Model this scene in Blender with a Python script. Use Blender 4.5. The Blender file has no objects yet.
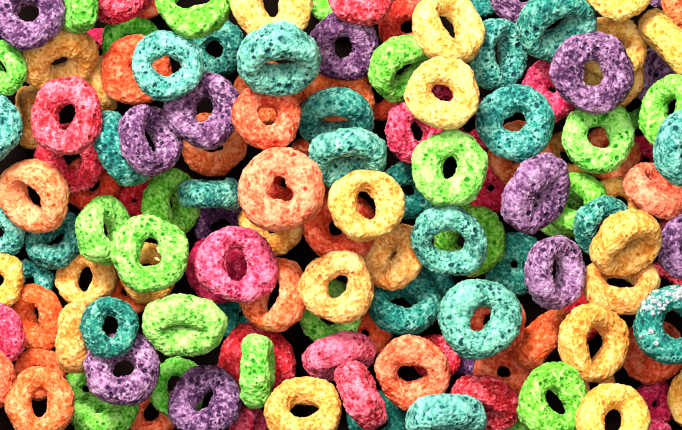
import bpy, math
import numpy as np
from mathutils import Matrix, Vector

# ------------------------------------------------------------------ units
S = 0.0002                 # metres per unit of the layout table (a loop is about 15 mm across)
CAM_H = 0.50               # camera height above the reference plane
Z_REF = 0.014              # reference plane inside the heap
W, H = 682.0, 430.0

scene = bpy.context.scene
col = scene.collection
rng = np.random.default_rng(7)

# ------------------------------------------------------------------ vectorised noise
LAT = rng.random((48, 48, 48)).astype(np.float32)
def vnoise(p):             # smooth value noise, -1..1
    i = np.floor(p).astype(np.int32); f = (p - i).astype(np.float32)
    f = f * f * f * (f * (f * 6 - 15) + 10)
    i0 = i % 48; i1 = (i0 + 1) % 48
    x0, y0, z0 = i0.T; x1, y1, z1 = i1.T; fx, fy, fz = f.T
    def L(a, b, t): return a + (b - a) * t
    c = L(L(L(LAT[x0, y0, z0], LAT[x1, y0, z0], fx), L(LAT[x0, y1, z0], LAT[x1, y1, z0], fx), fy),
          L(L(LAT[x0, y0, z1], LAT[x1, y0, z1], fx), L(LAT[x0, y1, z1], LAT[x1, y1, z1], fx), fy), fz)
    return c * 2 - 1
CELL = rng.random((32, 32, 32, 4)).astype(np.float32)
def pores(p, size_lo=.16, size_hi=.42, keep=.5):
    """rounded pits: one candidate pit per cell; returns depth 0..1"""
    i = np.floor(p).astype(np.int32); out = np.zeros(len(p), np.float32)
    for dx in (-1, 0, 1):
        for dy in (-1, 0, 1):
            for dz in (-1, 0, 1):
                q = i + (dx, dy, dz); c = CELL[q[:, 0] % 32, q[:, 1] % 32, q[:, 2] % 32]
                cen = q + c[:, :3]
                u = (c[:, 3] * 7.31) % 1.0
                rad = size_lo + (size_hi - size_lo) * u ** 2.2
                d = np.linalg.norm(p - cen, axis=1) / rad
                v = np.clip(1 - d * d, 0, 1) ** .6 * rad / size_hi * (c[:, 3] < keep)
                out = np.maximum(out, v)
    return out

# ------------------------------------------------------------------ materials
def srgb(r, g, b):
    f = lambda c: (c / 12.92 if c <= .04045 else ((c + .055) / 1.055) ** 2.4)
    return (f(r / 255), f(g / 255), f(b / 255), 1)

def cereal_material(name, deep, mid, pale, frost, grain, spec=.25):
    """puffed sugared corn: saturated colour in the pores, paler sugar dust on raised skin"""
    m = bpy.data.materials.new(name); m.use_nodes = True
    nt = m.node_tree; N = nt.nodes; Lk = nt.links; N.clear()
    out = N.new('ShaderNodeOutputMaterial'); b = N.new('ShaderNodeBsdfPrincipled')
    Lk.new(b.outputs[0], out.inputs[0])
    tc = N.new('ShaderNodeTexCoord'); oi = N.new('ShaderNodeObjectInfo')
    off = N.new('ShaderNodeVectorMath'); off.operation = 'SCALE'; off.inputs[0].default_value = (37, 61, 23)
    Lk.new(oi.outputs['Random'], off.inputs['Scale'])
    sc = N.new('ShaderNodeVectorMath'); sc.operation = 'SCALE'; sc.inputs['Scale'].default_value = 1000
    Lk.new(tc.outputs['Object'], sc.inputs[0])
    co = N.new('ShaderNodeVectorMath'); co.operation = 'ADD'
    Lk.new(sc.outputs[0], co.inputs[0]); Lk.new(off.outputs[0], co.inputs[1])
    def noise(scale, detail, rough=.6):
        n = N.new('ShaderNodeTexNoise'); n.inputs['Scale'].default_value = scale
        n.inputs['Detail'].default_value = detail; n.inputs['Roughness'].default_value = rough
        Lk.new(co.outputs[0], n.inputs['Vector']); return n.outputs['Fac']
    def math_(op, a, b_, c=None, clamp=False):
        n = N.new('ShaderNodeMath'); n.operation = op; n.use_clamp = clamp
        for k, v in enumerate((a, b_, c)):
            if v is None: continue
            if isinstance(v, (int, float)): n.inputs[k].default_value = v
            else: Lk.new(v, n.inputs[k])
        return n.outputs[0]
    def ramp(v, lo, hi, a=0, bb=1):
        n = N.new('ShaderNodeMapRange'); n.interpolation_type = 'SMOOTHSTEP'
        Lk.new(v, n.inputs[0])
        for k, x in zip((1, 2, 3, 4), (lo, hi, a, bb)): n.inputs[k].default_value = x
        return n.outputs[0]
    def mix(f, a, c):
        n = N.new('ShaderNodeMix'); n.data_type = 'RGBA'; Lk.new(f, n.inputs[0])
        for k, v in ((6, a), (7, c)):
            if isinstance(v, tuple): n.inputs[k].default_value = v
            else: Lk.new(v, n.inputs[k])
        return n.outputs[2]
    at = N.new('ShaderNodeAttribute'); at.attribute_name = 'relief'     # height of the skin, 0 pore .. 1 crest
    relief = at.outputs['Fac']
    n1, n2, n3 = noise(.55, 1), noise(2.3, 2, .6), noise(6.5, 3, .75)
    s = math_('MULTIPLY_ADD', n1, 1.0, math_('MULTIPLY', relief, 1.25))                            # patchy sugar
    s = math_('MULTIPLY_ADD', n2, .5, s)
    s = math_('MULTIPLY_ADD', n3, 1.2, s)
    fa = N.new('ShaderNodeAttribute'); fa.attribute_type = 'OBJECT'; fa.attribute_name = 'sugar_and_shade'  # sugar per loop; low values also paint the shade of deep loops
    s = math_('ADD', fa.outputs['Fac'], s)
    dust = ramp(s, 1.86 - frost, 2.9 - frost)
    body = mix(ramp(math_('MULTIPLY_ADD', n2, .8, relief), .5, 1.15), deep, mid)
    c = mix(dust, body, pale)
    # fine white sugar grains
    v = N.new('ShaderNodeTexVoronoi'); v.inputs['Scale'].default_value = 4.2
    Lk.new(co.outputs[0], v.inputs['Vector'])
    g = math_('MULTIPLY', ramp(v.outputs['Distance'], .14, .36, 1, 0), ramp(n1, .38 , .62))
    g = math_('MULTIPLY', g, ramp(relief, .45, .7))
    c = mix(math_('MULTIPLY', g, grain), c, srgb(242, 232, 228))
    hs = N.new('ShaderNodeHueSaturation')
    Lk.new(math_('MULTIPLY_ADD', oi.outputs['Random'], .02, .49), hs.inputs['Hue'])
    hs.inputs['Saturation'].default_value = 1.0
    Lk.new(math_('MULTIPLY_ADD', oi.outputs['Random'], .12, .94), hs.inputs['Value'])
    Lk.new(c, hs.inputs['Color'])
    Lk.new(hs.outputs[0], b.inputs['Base Color'])
    Lk.new(ramp(n2, .3, .7, .5, .8), b.inputs['Roughness'])
    b.inputs['Specular IOR Level'].default_value = spec
    b.inputs['Subsurface Weight'].default_value = .18; b.inputs['Subsurface Radius'].default_value = (1, .7, .5)
    b.inputs['Subsurface Scale'].default_value = .0006
    # micro relief
    v2 = N.new('ShaderNodeTexVoronoi'); v2.inputs['Scale'].default_value = 3.1
    Lk.new(co.outputs[0], v2.inputs['Vector'])
    hgt = math_('ADD', math_('MULTIPLY', n2, .7), math_('MULTIPLY', n3, .8))
    hgt = math_('MULTIPLY_ADD', ramp(v2.outputs['Distance'], .05, .35), .35, hgt)
    bp = N.new('ShaderNodeBump'); bp.inputs['Strength'].default_value = .9
    bp.inputs['Distance'].default_value = .0003
    Lk.new(hgt, bp.inputs['Height']); Lk.new(bp.outputs[0], b.inputs['Normal'])
    return m

MATS = {
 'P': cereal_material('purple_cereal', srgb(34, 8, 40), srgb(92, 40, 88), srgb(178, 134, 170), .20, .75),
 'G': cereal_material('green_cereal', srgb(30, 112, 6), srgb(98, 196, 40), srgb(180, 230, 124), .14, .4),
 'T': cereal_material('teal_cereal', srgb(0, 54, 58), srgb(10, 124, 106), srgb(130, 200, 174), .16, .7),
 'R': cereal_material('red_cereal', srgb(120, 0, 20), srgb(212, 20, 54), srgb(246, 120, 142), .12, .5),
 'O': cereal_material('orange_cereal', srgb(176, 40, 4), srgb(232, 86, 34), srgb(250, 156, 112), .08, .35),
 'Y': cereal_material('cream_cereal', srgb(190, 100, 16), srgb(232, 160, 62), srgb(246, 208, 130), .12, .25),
}
# pore behaviour of each colour: (keep, depth, fine amplitude)
PORE = {'P': (.75, 1.25, .65), 'G': (.48, 1.0, .45), 'T': (.75, 1.25, .55), 'R': (.62, .95, .65), 'O': (.35, .7, .42), 'Y': (.32, .7, .36)}

def simple_mat(name, c1, c2, scale, rough=.6, bump=.3):
    m = bpy.data.materials.new(name); m.use_nodes = True
    nt = m.node_tree; N = nt.nodes; Lk = nt.links; b = N['Principled BSDF']
    tc = N.new('ShaderNodeTexCoord'); n = N.new('ShaderNodeTexNoise')
    n.inputs['Scale'].default_value = scale; n.inputs['Detail'].default_value = 6
    Lk.new(tc.outputs['Object'], n.inputs['Vector'])
    r = N.new('ShaderNodeValToRGB'); r.color_ramp.elements[0].color = c1; r.color_ramp.elements[1].color = c2
    r.color_ramp.elements[0].position = .35; r.color_ramp.elements[1].position = .65
    Lk.new(n.outputs['Fac'], r.inputs[0]); Lk.new(r.outputs[0], b.inputs['Base Color'])
    b.inputs['Roughness'].default_value = rough; b.inputs['Specular IOR Level'].default_value = .0 if rough == 1 else .4
    bp = N.new('ShaderNodeBump'); bp.inputs['Distance'].default_value = .0002; bp.inputs['Strength'].default_value = bump
    Lk.new(n.outputs['Fac'], bp.inputs['Height']); Lk.new(bp.outputs[0], b.inputs['Normal'])
    return m
M_TABLE = simple_mat('shade_black_tabletop', srgb(8, 5, 4), srgb(16, 9, 8), 60, 1)  # near-black colour stands in for the deep shade between loops
M_SUGAR = simple_mat('sugar', srgb(104, 122, 120), srgb(158, 160, 162), 1500, .35, .8)
M_CRUMB = simple_mat('cream_crumb', srgb(190, 150, 90), srgb(222, 190, 130), 900, .6, .8)

# ------------------------------------------------------------------ one loop mesh
def set_grid(nu, nv):
  global NU, NV, FACES, U, V
  NU, NV = nu, nv
  _u, _v = np.meshgrid(np.arange(NU), np.arange(NV), indexing='ij')
  _a = (_u * NV + _v); _b = (((_u + 1) % NU) * NV + _v)
  _c = (((_u + 1) % NU) * NV + (_v + 1) % NV); _d = (_u * NV + (_v + 1) % NV)
  FACES = np.stack([_a, _b, _c, _d], -1).reshape(-1).astype(np.int32)
  U = (_u.reshape(-1) / NU * 2 * np.pi); V = (_v.reshape(-1) / NV * 2 * np.pi)
set_grid(216, 92)

def loop_vertices(colr, R, o, seed):
    r = np.random.default_rng(seed)
    th = U
    e = o.get('e', r.uniform(0, .035)); ea = math.radians(o.get('ea', r.uniform(0, 180)))
    hr = o.get('hr', r.uniform(.25, .32)); hs = o.get('hs', r.uniform(.03, .2)); ha = math.radians(o.get('ha', r.uniform(0, 180)))
    h3 = o.get('h3', r.uniform(0, .09)); h3a = math.radians(o.get('h3a', r.uniform(0, 360)))
    h4 = o.get('h4', r.uniform(0, .05)); h4a = r.uniform(0, 6.28)
    Ro = R * (1 + e * np.cos(2 * (th - ea)) + r.uniform(.008, .034) * np.cos(3 * th + r.uniform(0, 6.28))
              + r.uniform(.005, .018) * np.cos(5 * th + r.uniform(0, 6.28)))
    k = np.sqrt((1 + hs) ** 2 * np.sin(th - ha) ** 2 + (1 - hs) ** 2 * np.cos(th - ha) ** 2)
    Ri = R * hr * (1 - hs * hs) / k * (1 + h3 * np.cos(3 * (th - h3a)) + h4 * np.cos(4 * (th - h4a)))
    Mc, hw = (Ro + Ri) / 2, (Ro - Ri) / 2
    hh = .42 * R * o.get('th', 1) * (1 + r.uniform(.03, .13) * np.cos(th + r.uniform(0, 6.28)) + r.uniform(.02, .05) * np.cos(2 * th + r.uniform(0, 6.28)))
    ex = 2 / 2.2
    cv, sv = np.cos(V), np.sin(V)
    px = np.sign(cv) * np.abs(cv) ** ex; pz = np.sign(sv) * np.abs(sv) ** ex
    rad = Mc + hw * px
    p = np.stack([rad * np.cos(th), rad * np.sin(th), hh * pz], 1)
    # approx normals
    nr = px / hw; nz = pz / hh; nl = np.sqrt(nr * nr + nz * nz) + 1e-9; nr /= nl; nz /= nl
    n = np.stack([nr * np.cos(th), nr * np.sin(th), nz], 1)
    off = r.uniform(0, 40, 3)
    p0 = p
    qm, _ = np.linalg.qr(r.normal(size=(3, 3)))          # noise lattice turned at random, so no axis-aligned weave
    p = p @ qm
    qm2, _ = np.linalg.qr(r.normal(size=(3, 3))); p2 = p @ qm2
    keep, depth, fine = PORE[colr]
    lump = vnoise(p / 16 + off) * 1.7 + vnoise(p2 / 7.5 + off + 9) * .8
    mid = vnoise(p2 / 3.1 + off + 3) * .6 + (2.6 * np.abs(vnoise(p / 2.3 + off + 5)) - .7) * fine * .75 - .35
    po = pores(p / 7.5 + off, keep=keep) * 2.5 * depth + pores(p / 4.4 + off + 11, keep=keep) * 1.7 * depth + pores(p / 2.7 + off + 15, .2, .46, keep=keep) * 1.1 * depth
    # pores cluster in patches
    patch = np.clip(.55 + .9 * vnoise(p / 17 + off + 20), .1, 1)
    po = po * patch
    disp = lump + mid - po
    p = p0 + n * disp[:, None]
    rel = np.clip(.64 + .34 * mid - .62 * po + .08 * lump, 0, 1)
    return p, rel

def to_mesh(name, p, rel, FACES=None):
    if FACES is None: FACES = globals()['FACES']
    me = bpy.data.meshes.new(name)
    nf = len(FACES) // 4
    me.vertices.add(len(p)); me.loops.add(len(FACES)); me.polygons.add(nf)
    me.vertices.foreach_set('co', (p * S).astype(np.float32).reshape(-1))
    me.loops.foreach_set('vertex_index', FACES)
    me.polygons.foreach_set('loop_start', np.arange(nf, dtype=np.int32) * 4)
    me.polygons.foreach_set('loop_total', np.full(nf, 4, np.int32))
    me.update(calc_edges=True)
    me.polygons.foreach_set('use_smooth', np.ones(nf, bool))
    a = me.attributes.new('relief', 'FLOAT', 'POINT'); a.data.foreach_set('value', rel.astype(np.float32))
    me.validate()
    return me

# ------------------------------------------------------------------ layout
# (colour, x, y, outer radius, direction the hole leans towards, lean in degrees, layer, label, shape options; fr = sugar, set low to paint shade on deep loops)
LOOPS = [
    ('P', 28, 13, 37, 120, 18, 3.2, 'large purple loop in the top left corner, hole open to black', dict(hr=0.31, hs=0.2, ha=-35, fr=-0.1)),
    ('G', 77, -1, 36, 185, 68, 3, 'bright green loop on edge at the top, right of the corner purple loop'),
    ('R', 118, -9, 34, 90, 25, 2, 'pink red loop cut by the top edge above the shaded olive green loop'),
    ('G', 131, 43, 31, 270, 15, 1, 'shaded olive green loop behind the upper left orange and teal pair'),
    ('Y', 60, 61, 40, -62, 52, 2, 'golden cream loop leaning below the corner purple loop, hole facing down right', dict(hr=0.3)),
    ('G', 3, 68, 28, 200, 40, 3, 'bright green loop cut by the left edge above the pale teal one'),
    ('T', -9, 127, 34, 180, 28, 3, 'pale teal loop cut by the left edge beside the large pink red loop', dict(fr=0.2)),
    ('Y', 32, 117, 34, 180, 70, 1, 'dull cream loop on edge tucked between the left edge and the large pink red loop', dict(hr=0.28)),
    ('R', 67, 116, 38, 120, 10, 3, 'large pink red loop at upper left with a tall dark hole', dict(e=0.06, ea=90, hr=0.28, hs=0.3, ha=80, fr=0.1)),
    ('Y', 94, 84, 34, 205, 66, 1, 'shaded cream loop on edge between the large pink red loop and the orange loop'),
    ('O', 136, 70, 36, 0, 8, 2.2, 'flat orange loop half covered by the upper left pale teal loop', dict(hr=0.1)),
    ('T', 167, 66, 35, 20, 6, 4, 'pale teal loop lying flat on the upper left orange loop', dict(hr=0.34, hs=0.15, ha=0, fr=0.25)),
    ('G', 195, -1, 38, 110, 14, 4, 'vivid green loop cut by the top edge, above the shaded teal loop', dict(hr=0.36, hs=0.3, ha=10)),
    ('T', 215, 49, 32, 130, 8, 1.5, 'shaded teal loop with black hole below the vivid green top edge loop', dict(fr=-0.15)),
    ('Y', 272, 3, 41, 270, 8, 4, 'big cream loop at the top edge with a dark rounded triangular hole', dict(hr=0.25, h3=0.1, h3a=-90, fr=0.3)),
    ('T', 279, 61, 41, -82, 45, 4.4, 'frosted teal loop leaning forward below the big cream loop, flat dark hole', dict(hr=0.32, fr=0.35, hs=0.25, ha=0)),
    ('P', 343, 47, 36, 250, 14, 2.4, 'dusky purple loop beneath the top edge pink one, dark hole low', dict(fr=-0.3)),
    ('R', 360, -7, 34, 70, 8, 4, 'hot pink loop at the top edge with green showing in its hole', dict(hr=0.24, fr=0.1)),
    ('G', 338, -4, 33, 90, 10, 2, 'shaded green loop beneath the hot pink top edge loop'),
    ('O', 146, -8, 26, 90, 10, 1, 'dark orange loop barely showing at the top edge left of the vivid green loop'),
    ('O', 409, 27, 33, -55, 18, 1.6, 'dull orange loop at the top between the hot pink loop and a glossy cream one'),
    ('G', 404, 68, 37, -55, 46, 3, 'pitted green loop leaning under two cream loops, large pore on its left', dict(hr=0.36, hs=0.3, ha=35)),
    ('Y', 448, 27, 39, 38, 42, 4, 'glossy cream loop at the top tipped so its hole faces up right', dict(hr=0.38, fr=0.3)),
    ('Y', 443, 93, 36, 20, 7, 4.5, 'round cream loop lying flat over pink, small hole with red inside', dict(hr=0.27, fr=0.3)),
    ('R', 417, 131, 34, 0, 28, 2, 'pink red loop under the round cream loop and the bright green loop'),
    ('R', 470, 124, 30, 90, 15, 1, 'deep shaded red loop between the round cream loop and the large teal ring loop', dict(fr=-0.3)),
    ('T', 497, 54, 37, 0, 42, 3.6, 'teal loop on edge at the top centre right, hole facing right', dict(hr=0.4, hs=0.25, ha=90)),
    ('T', 478, -9, 29, 270, 15, 2, 'very dark teal loop cut by the top edge left of a purple one', dict(fr=-0.4)),
    ('P', 521, -7, 33, 20, 20, 2.6, 'purple loop cut by the top edge behind the tilted teal loop'),
    ('T', 556, 24, 41, -58, 48, 4, 'tilted frosted teal loop at the top above the big purple loop, slit hole', dict(hr=0.4, hs=0.25, ha=32)),
    ('Y', 619, -15, 35, 270, 12, 4, 'cream loop cut by the top edge, upper right'),
    ('Y', 613, 48, 34, 60, 15, 2.4, 'golden cream loop tucked behind the big purple loop at upper right'),
    ('Y', 614, 76, 32, 0, 10, 1, 'deep golden cream loop seen through the hole of the big purple loop'),
    ('P', 593, 73, 41, 0, 5, 4.6, 'big purple loop at upper right lying flat with an open square hole', dict(hr=0.29, h4=0.07, fr=0)),
    ('R', 553, 90, 33, 180, 10, 1.8, 'deep crimson loop in shade left of the big purple loop', dict(hr=0.15)),
    ('Y', 673, 44, 41, 45, 82, 3, 'smooth cream loop standing on edge slanting down to the right edge'),
    ('P', 661, -21, 30, 270, 10, 2, 'purple loop just peeping in at the top edge near the right corner'),
    ('O', 689, 3, 28, 200, 10, 2, 'orange loop in the top right corner'),
    ('G', 672, 112, 38, 165, 55, 3, 'yellow green loop on edge at the right edge, narrow slit hole', dict(hr=0.38)),
    ('T', 687, 148, 37, 350, 35, 4, 'frosted teal loop with deep round pores at the right edge', dict(fr=0.2)),
    ('T', 515, 122, 39, 120, 9, 4, 'large teal ring loop right of the cream one, dark oval hole', dict(hr=0.28, hs=0.15, ha=30)),
    ('G', 598, 137, 37, 70, 12, 3.2, 'light green loop directly below the big purple loop', dict(hr=0.32, h4=0.06, fr=0.2)),
    ('O', 611, 153, 30, 270, 10, 1, 'shaded brown orange loop beneath the light green loop under the big purple loop'),
    ('O', 520, 154, 34, 300, 12, 2, 'peach orange loop under the large teal ring loop', dict(fr=0.2)),
    ('Y', 566, 158, 29, 90, 15, 0.6, 'deep shadowed cream loop between the large teal ring loop and the light green loop'),
    ('O', 656, 192, 36, 60, 62, 3, 'coral orange loop tipped on edge at the right, thin hole along its upper side', dict(hr=0.38, fr=0.5)),
    ('P', 537, 194, 38, -35, 36, 4.2, 'knobbly purple loop with a closed dark slit running diagonally', dict(hr=0.33, hs=0.75, ha=58, e=0.1, ea=58)),
    ('G', 576, 203, 33, 115, 30, 2.4, 'lime green loop behind the knobbly purple slit loop'),
    ('G', 564, 214, 27, 90, 10, 0.8, 'deep dark green loop beneath the lime green one, right of the knobbly purple slit loop'),
    ('T', 602, 226, 31, -50, 35, 2.6, 'shaded teal loop behind the tilted cream loop at right'),
    ('Y', 626, 243, 37, -58, 48, 4, 'tilted cream loop at right with a narrow slanting hole', dict(hr=0.38, hs=0.2, ha=28)),
    ('Y', 621, 283, 38, 90, 45, 3, 'golden cream loop hollowed above, just below the tilted cream loop at right', dict(hr=0.38)),
    ('P', 555, 272, 36, 0, 40, 3, 'frosted purple loop on edge, hole facing right, below the knobbly purple slit loop', dict(hr=0.38, hs=0.2, ha=90, fr=0.2)),
    ('T', 514, 264, 34, 180, 15, 2, 'dark green teal loop left of the frosted purple edge loop', dict(fr=-0.3, hr=0.12)),
    ('P', 691, 247, 34, 180, 12, 3.2, 'purple loop with reddish rim cut by the right edge'),
    ('R', 693, 238, 38, 180, 8, 2.2, 'red loop glimpsed around the purple loop at the right edge'),
    ('T', 675, 325, 40, 20, 8, 4.4, 'dark teal loop crusted with white sugar lumps at the right edge', dict(hr=0.34, fr=-0.35)),
    ('O', 652, 352, 34, 270, 14, 3, 'orange loop below the sugar crusted teal loop', dict(hr=0.12)),
    ('Y', 594, 343, 39, 0, 32, 3.6, 'tall cream loop at lower right with a long dark hole', dict(hr=0.38, hs=0.15, ha=80)),
    ('O', 542, 338, 36, 135, 86, 2, 'coral orange loop standing on edge slanting beside the tall cream loop'),
    ('T', 480, 319, 41, 60, 12, 4.2, 'large mint teal loop with a slanted rectangular hole', dict(hr=0.27, hs=0.32, ha=52, fr=0.35)),
    ('O', 492, 322, 34, 0, 8, 2, 'orange loop showing only as a rim behind the large mint teal loop'),
    ('G', 470, 241, 37, 330, 6, 3, 'lime green loop lying under the grey frosted teal loop in the centre'),
    ('T', 449, 241, 38, 260, 22, 4.2, 'grey frosted teal loop lying on the lime green loop in the centre', dict(hr=0.4, hs=0.1, ha=0, fr=0.3)),
    ('G', 450, 168, 38, 0, 5, 4.2, 'bright green loop in the centre below the round cream loop, small oval hole', dict(hr=0.24, hs=0.3, ha=75, fr=0.3)),
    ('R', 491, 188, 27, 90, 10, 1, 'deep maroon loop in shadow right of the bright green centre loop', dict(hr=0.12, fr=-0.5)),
    ('T', 408, 190, 31, 270, 20, 1, 'deep dark teal loop between the two round creams and the bright green centre loop', dict(fr=-0.4)),
    ('Y', 367, 205, 37, 20, 8, 4.6, 'round cream loop in the centre with orange showing through its hole', dict(hr=0.31, hs=0.2, ha=105, fr=0.15)),
    ('O', 339, 226, 38, 90, 8, 3, 'orange loop lying beneath the centre cream loops'),
    ('Y', 393, 257, 37, 150, 52, 2.6, 'cream C shaped loop on edge directly left of the grey frosted teal loop', dict(hr=0.32)),
    ('Y', 338, 287, 37, 20, 5, 4.2, 'round cream loop below the orange loop, green showing in its hole', dict(hr=0.28, hs=0.15, ha=60, fr=0.2)),
    ('T', 404, 302, 38, 90, 36, 2, 'dark teal loop with black pores and wide black hole, centre below the cream C', dict(hr=0.34, hs=0.15, ha=0, fr=-0.35)),
    ('G', 329, 312, 34, 270, 12, 1.4, 'shaded green loop beneath the lower round cream loop'),
    ('O', 274, 295, 38, 160, 36, 3, 'orange loop leaning out from behind the bright pink loop', dict(hr=0.38, hs=0.2, ha=70, fr=0.15)),
    ('R', 237, 265, 40, 30, 6, 4.2, 'bright pink loop with red pores at centre left, dark red hole', dict(hr=0.32, e=0.06, ea=-20, fr=0.25)),
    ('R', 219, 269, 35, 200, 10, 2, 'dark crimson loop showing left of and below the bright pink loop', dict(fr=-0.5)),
    ('O', 281, 190, 42, 90, 5, 5, 'largest peach orange loop in the centre with a triangular hole', dict(hr=0.26, h3=0.22, h3a=90, fr=0.5)),
    ('O', 288, 183, 37, 90, 6, 3.4, 'orange loop beneath the largest peach orange loop, seen through its hole', dict(hr=0.2)),
    ('Y', 272, 224, 34, 270, 10, 2, 'shaded cream loop poking out below the largest peach orange loop'),
    ('O', 267, 116, 34, 45, 12, 4.3, 'vivid orange loop above the largest peach orange loop, small hole', dict(hr=0.27, fr=0.1)),
    ('O', 213, 145, 34, 270, 8, 2, 'peach loop with dark pores under the flat purple loop at left centre'),
    ('P', 204, 110, 38, 90, 6, 3.6, 'flat purple loop with dark pores left of the vivid orange loop', dict(hr=0.28, hs=0.2, ha=75, fr=0)),
    ('P', 150, 140, 36, 25, 52, 3, 'slim purple loop on edge slanting beside the flat purple loop', dict(hr=0.4)),
    ('T', 121, 149, 40, 28, 78, 2.2, 'blocky grey teal loop on edge, left of the slim purple one', dict(fr=-0.25)),
    ('G', 171, 204, 37, 0, 55, 1.4, 'shaded green loop on edge between the slim purple loop and the bright green loop', dict(hr=0.36)),
    ('T', 210, 194, 34, 90, 86, 3, 'short teal loop standing on its rim left of the largest peach orange loop'),
    ('R', 72, 158, 37, 270, 15, 2, 'crimson loop beneath the large pink red loop at upper left', dict(fr=-0.15)),
    ('O', 92, 184, 30, 270, 10, 1, 'shaded rusty orange loop beneath the crimson one at left', dict(fr=-0.4)),
    ('O', 34, 196, 39, 215, 36, 4, 'peach orange loop at the left tilted with its hole facing lower left', dict(hr=0.38, fr=0.55, hs=0.25, ha=-55)),
    ('T', 56, 240, 33, 120, 44, 2, 'pitted dark teal loop below the left peach orange loop, hole open above', dict(hr=0.38, fr=-0.1)),
    ('T', -4, 232, 32, 240, 18, 3, 'teal loop cut by the left edge beside the left peach orange loop'),
    ('Y', -5, 280, 31, 270, 12, 3, 'cream loop cut by the left edge below the teal one'),
    ('T', 30, 283, 24, 90, 10, 0.8, 'small scrap of dark teal loop in shadow between cream and orange at left'),
    ('O', 37, 318, 35, 205, 40, 2, 'rusty orange loop at left with a rounded lobe, beside the cream upright one', dict(hr=0.36, fr=-0.3)),
    ('R', -8, 337, 35, 180, 22, 3, 'hot pink loop cut by the left edge'),
    ('O', -16, 380, 33, 200, 12, 3, 'pale orange loop cut by the left edge below the hot pink one', dict(fr=0.3)),
    ('O', 39, 374, 27, 90, 10, 2, 'dark rust orange loop behind the flat orange loop in the lower left', dict(fr=-0.3)),
    ('O', 40, 403, 35, 10, 7, 4, 'flat orange loop in the lower left corner with tall oval hole', dict(hr=0.3, hs=0.3, ha=82, fr=0.1)),
    ('Y', 75, 338, 36, 0, 84, 3, 'cream loop standing on its rim beside the small teal loop at lower left'),
    ('T', 110, 327, 30, 10, 12, 4.2, 'small dark teal loop resting on a purple one at lower left', dict(hr=0.32, fr=-0.2)),
    ('P', 123, 369, 38, 90, 26, 3, 'speckled purple loop beneath the small dark teal loop', dict(hr=0.3, fr=0.1)),
    ('G', 104, 414, 35, 100, 62, 2, 'light green loop leaning at the bottom edge below the speckled purple loop'),
    ('Y', 86, 279, 33, 170, 25, 1, 'shaded golden loop in the gap left of the flat green loop', dict(hr=0.36)),
    ('G', 105, 231, 36, 8, 56, 3, 'light green loop on edge left of the flat green loop, slit hole', dict(fr=0.2, hr=0.38)),
    ('G', 150, 254, 39, 90, 6, 4, 'flat green loop at left with a cream crumb inside its hole', dict(hr=0.32, h3=0.15, h3a=90, fr=0.15)),
    ('Y', 148, 273, 31, 270, 8, 2, 'cream loop peeping out beneath the flat green loop'),
    ('O', 126, 292, 27, 0, 10, 0.8, 'deep rust orange loop in shadow below the flat green loop and the golden one', dict(fr=-0.4, hr=0.12)),
    ('G', 184, 325, 38, -95, 28, 4, 'wide pale green loop with a nearly closed horizontal slit', dict(hr=0.28, hs=0.78, ha=0, e=0.11, ea=0, fr=0.4)),
    ('G', 177, 388, 31, 330, 18, 1.8, 'mottled green loop below the wide pale green slit loop', dict(hr=0.38)),
    ('P', 205, 402, 38, 125, 28, 3.2, 'dark frosted purple loop at the bottom edge left of the upright green one', dict(hr=0.28, hs=0.3, ha=50, fr=-0.1)),
    ('R', 256, 364, 41, 0, 8, 2, 'big dark crimson loop lying behind the upright green loop', dict(hr=0.12, fr=-0.3)),
    ('G', 257, 371, 36, 0, 86, 3.4, 'light green loop standing upright on its rim, like a short stick, on dark crimson', dict(fr=0.15)),
    ('R', 249, 430, 27, 0, 65, 1.4, 'small dark red loop on edge at the bottom edge below the upright green loop'),
    ('Y', 304, 411, 38, 95, 34, 4, 'golden cream loop at the bottom edge, wide hole with deep wall', dict(hr=0.32, hs=0.15, ha=0)),
    ('R', 339, 356, 38, -72, 68, 3, 'bright pink loop leaning right of the upright green loop, above the tapering pink one', dict(fr=0.45)),
    ('R', 361, 396, 37, 28, 84, 4, 'tapering hot pink loop on edge slanting down beside the lower orange loop', dict(fr=0.2)),
    ('O', 412, 373, 39, 265, 22, 4, 'orange loop in the lower middle with a low oval hole', dict(hr=0.34, hs=0.2, ha=0, fr=0.3)),
    ('R', 436, 359, 25, 60, 10, 2, 'crimson loop peeking from behind the lower middle orange loop', dict(fr=-0.3)),
    ('O', 503, 372, 31, 90, 12, 1, 'dark brown orange loop in shadow below the large mint teal loop', dict(hr=0.2)),
    ('R', 485, 403, 36, 250, 52, 3, 'crimson pink loop leaning at the bottom right of centre, hollow underneath', dict(hr=0.38)),
    ('T', 446, 421, 41, 275, 60, 4, 'pale mint teal loop at the bottom edge, rounded back showing', dict(fr=0.35)),
    ('T', 377, 420, 32, 90, 15, 1, 'very dark teal loop at the bottom edge under the tapering pink loop', dict(fr=-0.5)),
    ('G', 554, 402, 37, 20, 14, 4, 'bright green loop at the lower right with a dark leaning oval hole', dict(hr=0.3, hs=0.3, ha=-55)),
    ('Y', 613, 421, 37, 50, 22, 4, 'cream loop at the bottom edge, lower right, beside the bright green one', dict(hr=0.32, hs=0.2, ha=60)),
    ('Y', 699, 399, 33, 180, 10, 4, 'cream loop cut by the right edge near the bottom corner'),
    ('R', 654, 404, 26, 0, 20, 1, 'deep red loop in shadow between the two lowest cream loops at right', dict(fr=-0.4, hr=0.12)),
    ('R', 650, 447, 29, 90, 10, 2, 'red loop barely showing at the bottom edge near the right corner'),
    ('G', 510, 444, 29, 90, 10, 1, 'dark green loop barely showing at the bottom edge below the crimson pink one'),
    ('Y', 594, 386, 25, 90, 10, 0.8, 'deep cream loop in shadow under the tall cream loop at lower right'),
    ('T', 348, 158, 39, -88, 52, 4.4, 'light teal loop leaning forward, lower one of the overlapping pair at centre top', dict(hr=0.38, hs=0.2, ha=0, fr=0.2)),
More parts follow.
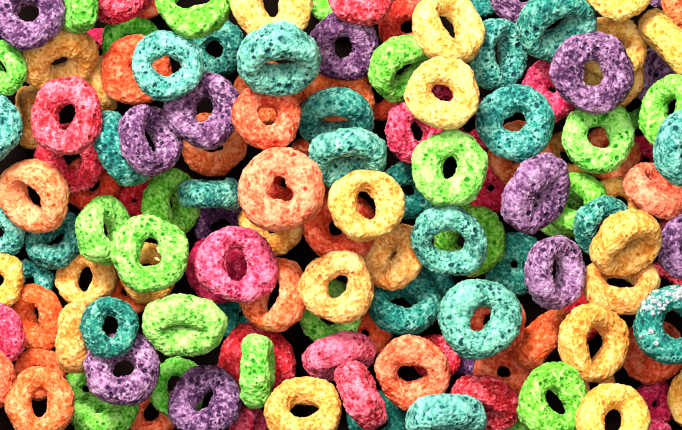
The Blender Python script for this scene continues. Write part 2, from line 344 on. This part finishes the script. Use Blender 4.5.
    ('T', 336, 120, 39, 262, 50, 3, 'darker teal loop behind the light teal leaning one, upper of the overlapping pair', dict(hr=0.38)),
    ('O', 338, 99, 37, 270, 15, 2, 'rust orange loop behind the overlapping pair of teal loops'),
    ('O', 315, 166, 32, 0, 10, 1, 'dark orange loop in the gap between the peach loop and the teal pair'),
    ('O', 267, 94, 35, 90, 8, 2, 'dark orange loop beneath the leaning frosted teal loop and the vivid orange one'),
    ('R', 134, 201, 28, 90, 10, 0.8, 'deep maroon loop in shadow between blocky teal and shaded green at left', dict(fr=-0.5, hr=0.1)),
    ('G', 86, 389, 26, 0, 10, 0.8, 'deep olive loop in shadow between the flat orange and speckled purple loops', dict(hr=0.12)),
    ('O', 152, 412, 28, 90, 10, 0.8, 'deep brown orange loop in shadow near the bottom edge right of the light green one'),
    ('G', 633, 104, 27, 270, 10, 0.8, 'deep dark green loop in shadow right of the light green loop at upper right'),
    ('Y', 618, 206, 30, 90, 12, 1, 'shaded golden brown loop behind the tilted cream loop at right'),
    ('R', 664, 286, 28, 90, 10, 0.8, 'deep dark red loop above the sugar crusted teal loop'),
    ('R', 446, 101, 27, 90, 8, 1.2, 'deep red loop seen only through the small hole of the round cream loop', dict(hr=0.1, fr=-0.3)),
    ('P', 222, 226, 30, 90, 12, 0.6, 'very dark purple loop in the crevice below the short teal loop on its rim', dict(fr=-0.5)),  # crevice loops from here on: pigment dimmed to imitate shade
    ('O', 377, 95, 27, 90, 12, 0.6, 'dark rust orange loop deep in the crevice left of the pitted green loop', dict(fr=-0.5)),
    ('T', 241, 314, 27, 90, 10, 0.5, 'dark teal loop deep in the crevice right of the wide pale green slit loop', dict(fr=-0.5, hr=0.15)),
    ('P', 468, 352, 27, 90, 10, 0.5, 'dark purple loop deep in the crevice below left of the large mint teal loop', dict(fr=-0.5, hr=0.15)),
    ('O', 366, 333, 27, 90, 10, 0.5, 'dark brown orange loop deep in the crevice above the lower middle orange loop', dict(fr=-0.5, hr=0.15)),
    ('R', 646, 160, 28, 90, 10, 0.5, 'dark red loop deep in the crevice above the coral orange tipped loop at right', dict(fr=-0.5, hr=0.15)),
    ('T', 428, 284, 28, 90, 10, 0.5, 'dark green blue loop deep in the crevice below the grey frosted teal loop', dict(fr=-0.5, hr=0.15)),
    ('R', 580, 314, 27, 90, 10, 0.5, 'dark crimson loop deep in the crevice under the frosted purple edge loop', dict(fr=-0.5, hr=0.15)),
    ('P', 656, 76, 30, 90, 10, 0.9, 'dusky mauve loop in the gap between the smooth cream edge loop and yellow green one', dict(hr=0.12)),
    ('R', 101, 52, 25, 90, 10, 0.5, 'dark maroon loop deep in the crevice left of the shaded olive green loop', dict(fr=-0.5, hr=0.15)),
]
GROUP = 'loops of multicoloured breakfast cereal heaped together'

# ------------------------------------------------------------------ drop the loops one on another
CELLSZ = 2.0
GX, GY = int((W + 240) / CELLSZ), int((H + 240) / CELLSZ)
HF = np.zeros((GX, GY))
placed = {}
def drop(q, wx, wy, slack=4.0, frac=.955):
    gx = ((q[:, 0] + wx + W / 2 + 120) / CELLSZ).astype(int).clip(0, GX - 1)
    gy = ((q[:, 1] + wy + H / 2 + 120) / CELLSZ).astype(int).clip(0, GY - 1)
    top = np.full((GX, GY), -1e9); bot = np.full((GX, GY), 1e9)
    np.maximum.at(top, (gx, gy), q[:, 2]); np.minimum.at(bot, (gx, gy), q[:, 2])
    m = top > -1e8
    diff = np.sort((HF[m] - bot[m]))
    z = max(diff[-1] - slack, diff[int(len(diff) * frac)], -q[:, 2].min())
    HF[m] = np.maximum(HF[m], top[m] + z)
    return z

order = sorted(range(len(LOOPS)), key=lambda i: (LOOPS[i][6], i))
for i in order:
    colr, cx, cy, R, D, T, L, label = LOOPS[i][:8]
    o = LOOPS[i][8] if len(LOOPS[i]) > 8 else {}
    p, rel = loop_vertices(colr, R, o, 1000 + i)
    Dr, Tr = math.radians(D), math.radians(T)
    rot = Matrix.Rotation(Tr, 3, Vector((-math.sin(Dr), math.cos(Dr), 0)))
    q = p @ np.array(rot).T
    wx, wy = cx - W / 2, H / 2 - cy
    z = drop(q, wx, wy)
    placed[i] = (p, rel, rot, wx, wy, z)
Z_REF = float(np.median([placed[i][5] for i in placed if LOOPS[i][6] >= 3])) * S
print('heap height mm', HF.max() * S * 1000, 'reference mm', Z_REF * 1000)

objs = {}
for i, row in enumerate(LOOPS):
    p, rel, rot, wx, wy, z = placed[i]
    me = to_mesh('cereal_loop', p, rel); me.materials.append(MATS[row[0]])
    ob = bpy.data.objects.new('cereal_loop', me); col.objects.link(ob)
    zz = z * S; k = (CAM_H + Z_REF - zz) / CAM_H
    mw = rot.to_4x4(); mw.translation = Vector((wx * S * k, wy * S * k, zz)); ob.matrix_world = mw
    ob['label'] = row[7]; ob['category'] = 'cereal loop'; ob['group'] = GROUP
    ob['sugar_and_shade'] = float((row[8] if len(row) > 8 else {}).get('fr', rng.uniform(-.15, .1))) * .6  # more sugar on pale loops; darker pigment as painted shade on deep ones
    objs[row[7]] = ob

# ------------------------------------------------------------------ sugar crust and crumbs
def lump_bm(points, seed):
    """irregular grains merged into one mesh; points = (x, y, z, r) in metres"""
    r = np.random.default_rng(seed); verts, faces = [], []
    import bmesh
    bm = bmesh.new()
    for (x, y, z, rad) in points:
        t = bmesh.new(); bmesh.ops.create_icosphere(t, subdivisions=3, radius=1)
        co = np.array([v.co[:] for v in t.verts]); off = r.uniform(0, 40, 3)
        d = 1 + .28 * vnoise(co * 1.6 + off) + .14 * vnoise(co * 4 + off)
        co = co * d[:, None] * r.uniform(.75, 1.2, 3) * rad + (x, y, z)
        base = [bm.verts.new(c) for c in co]
        for f in t.faces: bm.faces.new([base[v.index] for v in f.verts]).smooth = True
        t.free()
    return bm
def obj_from_bm(name, bm, mat, parent=None):
    me = bpy.data.meshes.new(name); bm.to_mesh(me); bm.free(); me.materials.append(mat)
    ob = bpy.data.objects.new(name, me); col.objects.link(ob); ob.parent = parent
    return ob
i = next(k for k, r_ in enumerate(LOOPS) if 'crusted with white sugar lumps' in r_[7])
p = placed[i][0]; r = np.random.default_rng(5)
cand = np.where((p[:, 2] > 3) & (np.hypot(p[:, 0], p[:, 1]) > 24))[0]
ang = np.degrees(np.arctan2(p[cand, 1], p[cand, 0]))
cand = cand[((ang > 75) & (ang < 160)) | (r.random(len(cand)) < .03)]
pts = [tuple(p[k] * S * (.975, .975, .93)) + (r.uniform(1.2, 3.8) * S,) for k in r.choice(cand, 75, replace=False)]
obj_from_bm('sugar_crust', lump_bm(pts, 3), M_SUGAR, objs[LOOPS[i][7]])

i = next(k for k, r_ in enumerate(LOOPS) if 'crumb inside its hole' in r_[7])
zt = placed[i][5]
for (px, py, pr, lb) in ((159, 250, 3.0, 'larger cream crumb stuck in the hole of the flat green loop'),
                         (156, 259, 2.0, 'tiny lower cream crumb stuck in the hole of the flat green loop')):
    bm = lump_bm([(0, 0, 0, pr * S), (pr * .9 * S, -.5 * pr * S, 0, pr * .6 * S), (-pr * .7 * S, .3 * pr * S, 0, pr * .55 * S)], int(px))
    ob = obj_from_bm('crumb', bm, M_CRUMB)
    ob.location = ((px - W / 2) * S, (H / 2 - py) * S, (zt + 1) * S)
    ob['label'] = lb; ob['category'] = 'crumb'; ob['group'] = 'cream crumbs'

# ------------------------------------------------------------------ surface underneath
import bmesh
bm = bmesh.new(); bmesh.ops.create_grid(bm, x_segments=1, y_segments=1, size=.4)
tb = obj_from_bm('tabletop', bm, M_TABLE); tb.location.z = -.0005
tb['kind'] = 'structure'

# ------------------------------------------------------------------ light
w = bpy.data.worlds.new('World'); scene.world = w; w.use_nodes = True
w.node_tree.nodes['Background'].inputs[0].default_value = (1, .99, .98, 1)
w.node_tree.nodes['Background'].inputs[1].default_value = .01
def area(name, loc, size, power, colr):
    l = bpy.data.lights.new(name, 'AREA'); l.shape = 'DISK'; l.size = size; l.energy = power; l.color = colr
    ob = bpy.data.objects.new(name, l); col.objects.link(ob); ob.location = loc
    ob.rotation_euler = (Vector((0, 0, .01)) - Vector(loc)).to_track_quat('-Z', 'Y').to_euler()
    return ob
area('key_softbox', (-.17, .36, .50), .19, 12.5, (1, .985, .96))
area('overhead_softbox', (-.02, .08, .62), .5, 5.2, (1, .99, .975))

# ------------------------------------------------------------------ camera
cd = bpy.data.cameras.new('Camera'); cam = bpy.data.objects.new('Camera', cd); col.objects.link(cam)
cam.location = (0, 0, CAM_H + Z_REF); cam.rotation_euler = (0, 0, 0)
cd.sensor_width = 36; cd.lens = 36 * CAM_H / (W * S); cd.clip_start = .01; cd.clip_end = 50
scene.camera = cam
scene.view_settings.view_transform = 'Standard'; scene.view_settings.look = 'None'
scene.view_settings.exposure = 0; scene.view_settings.gamma = 1
scene.render.film_transparent = False
scene.cycles.max_bounces = 5; scene.cycles.diffuse_bounces = 2; scene.cycles.glossy_bounces = 1
scene.cycles.use_adaptive_sampling = True; scene.cycles.adaptive_threshold = .02
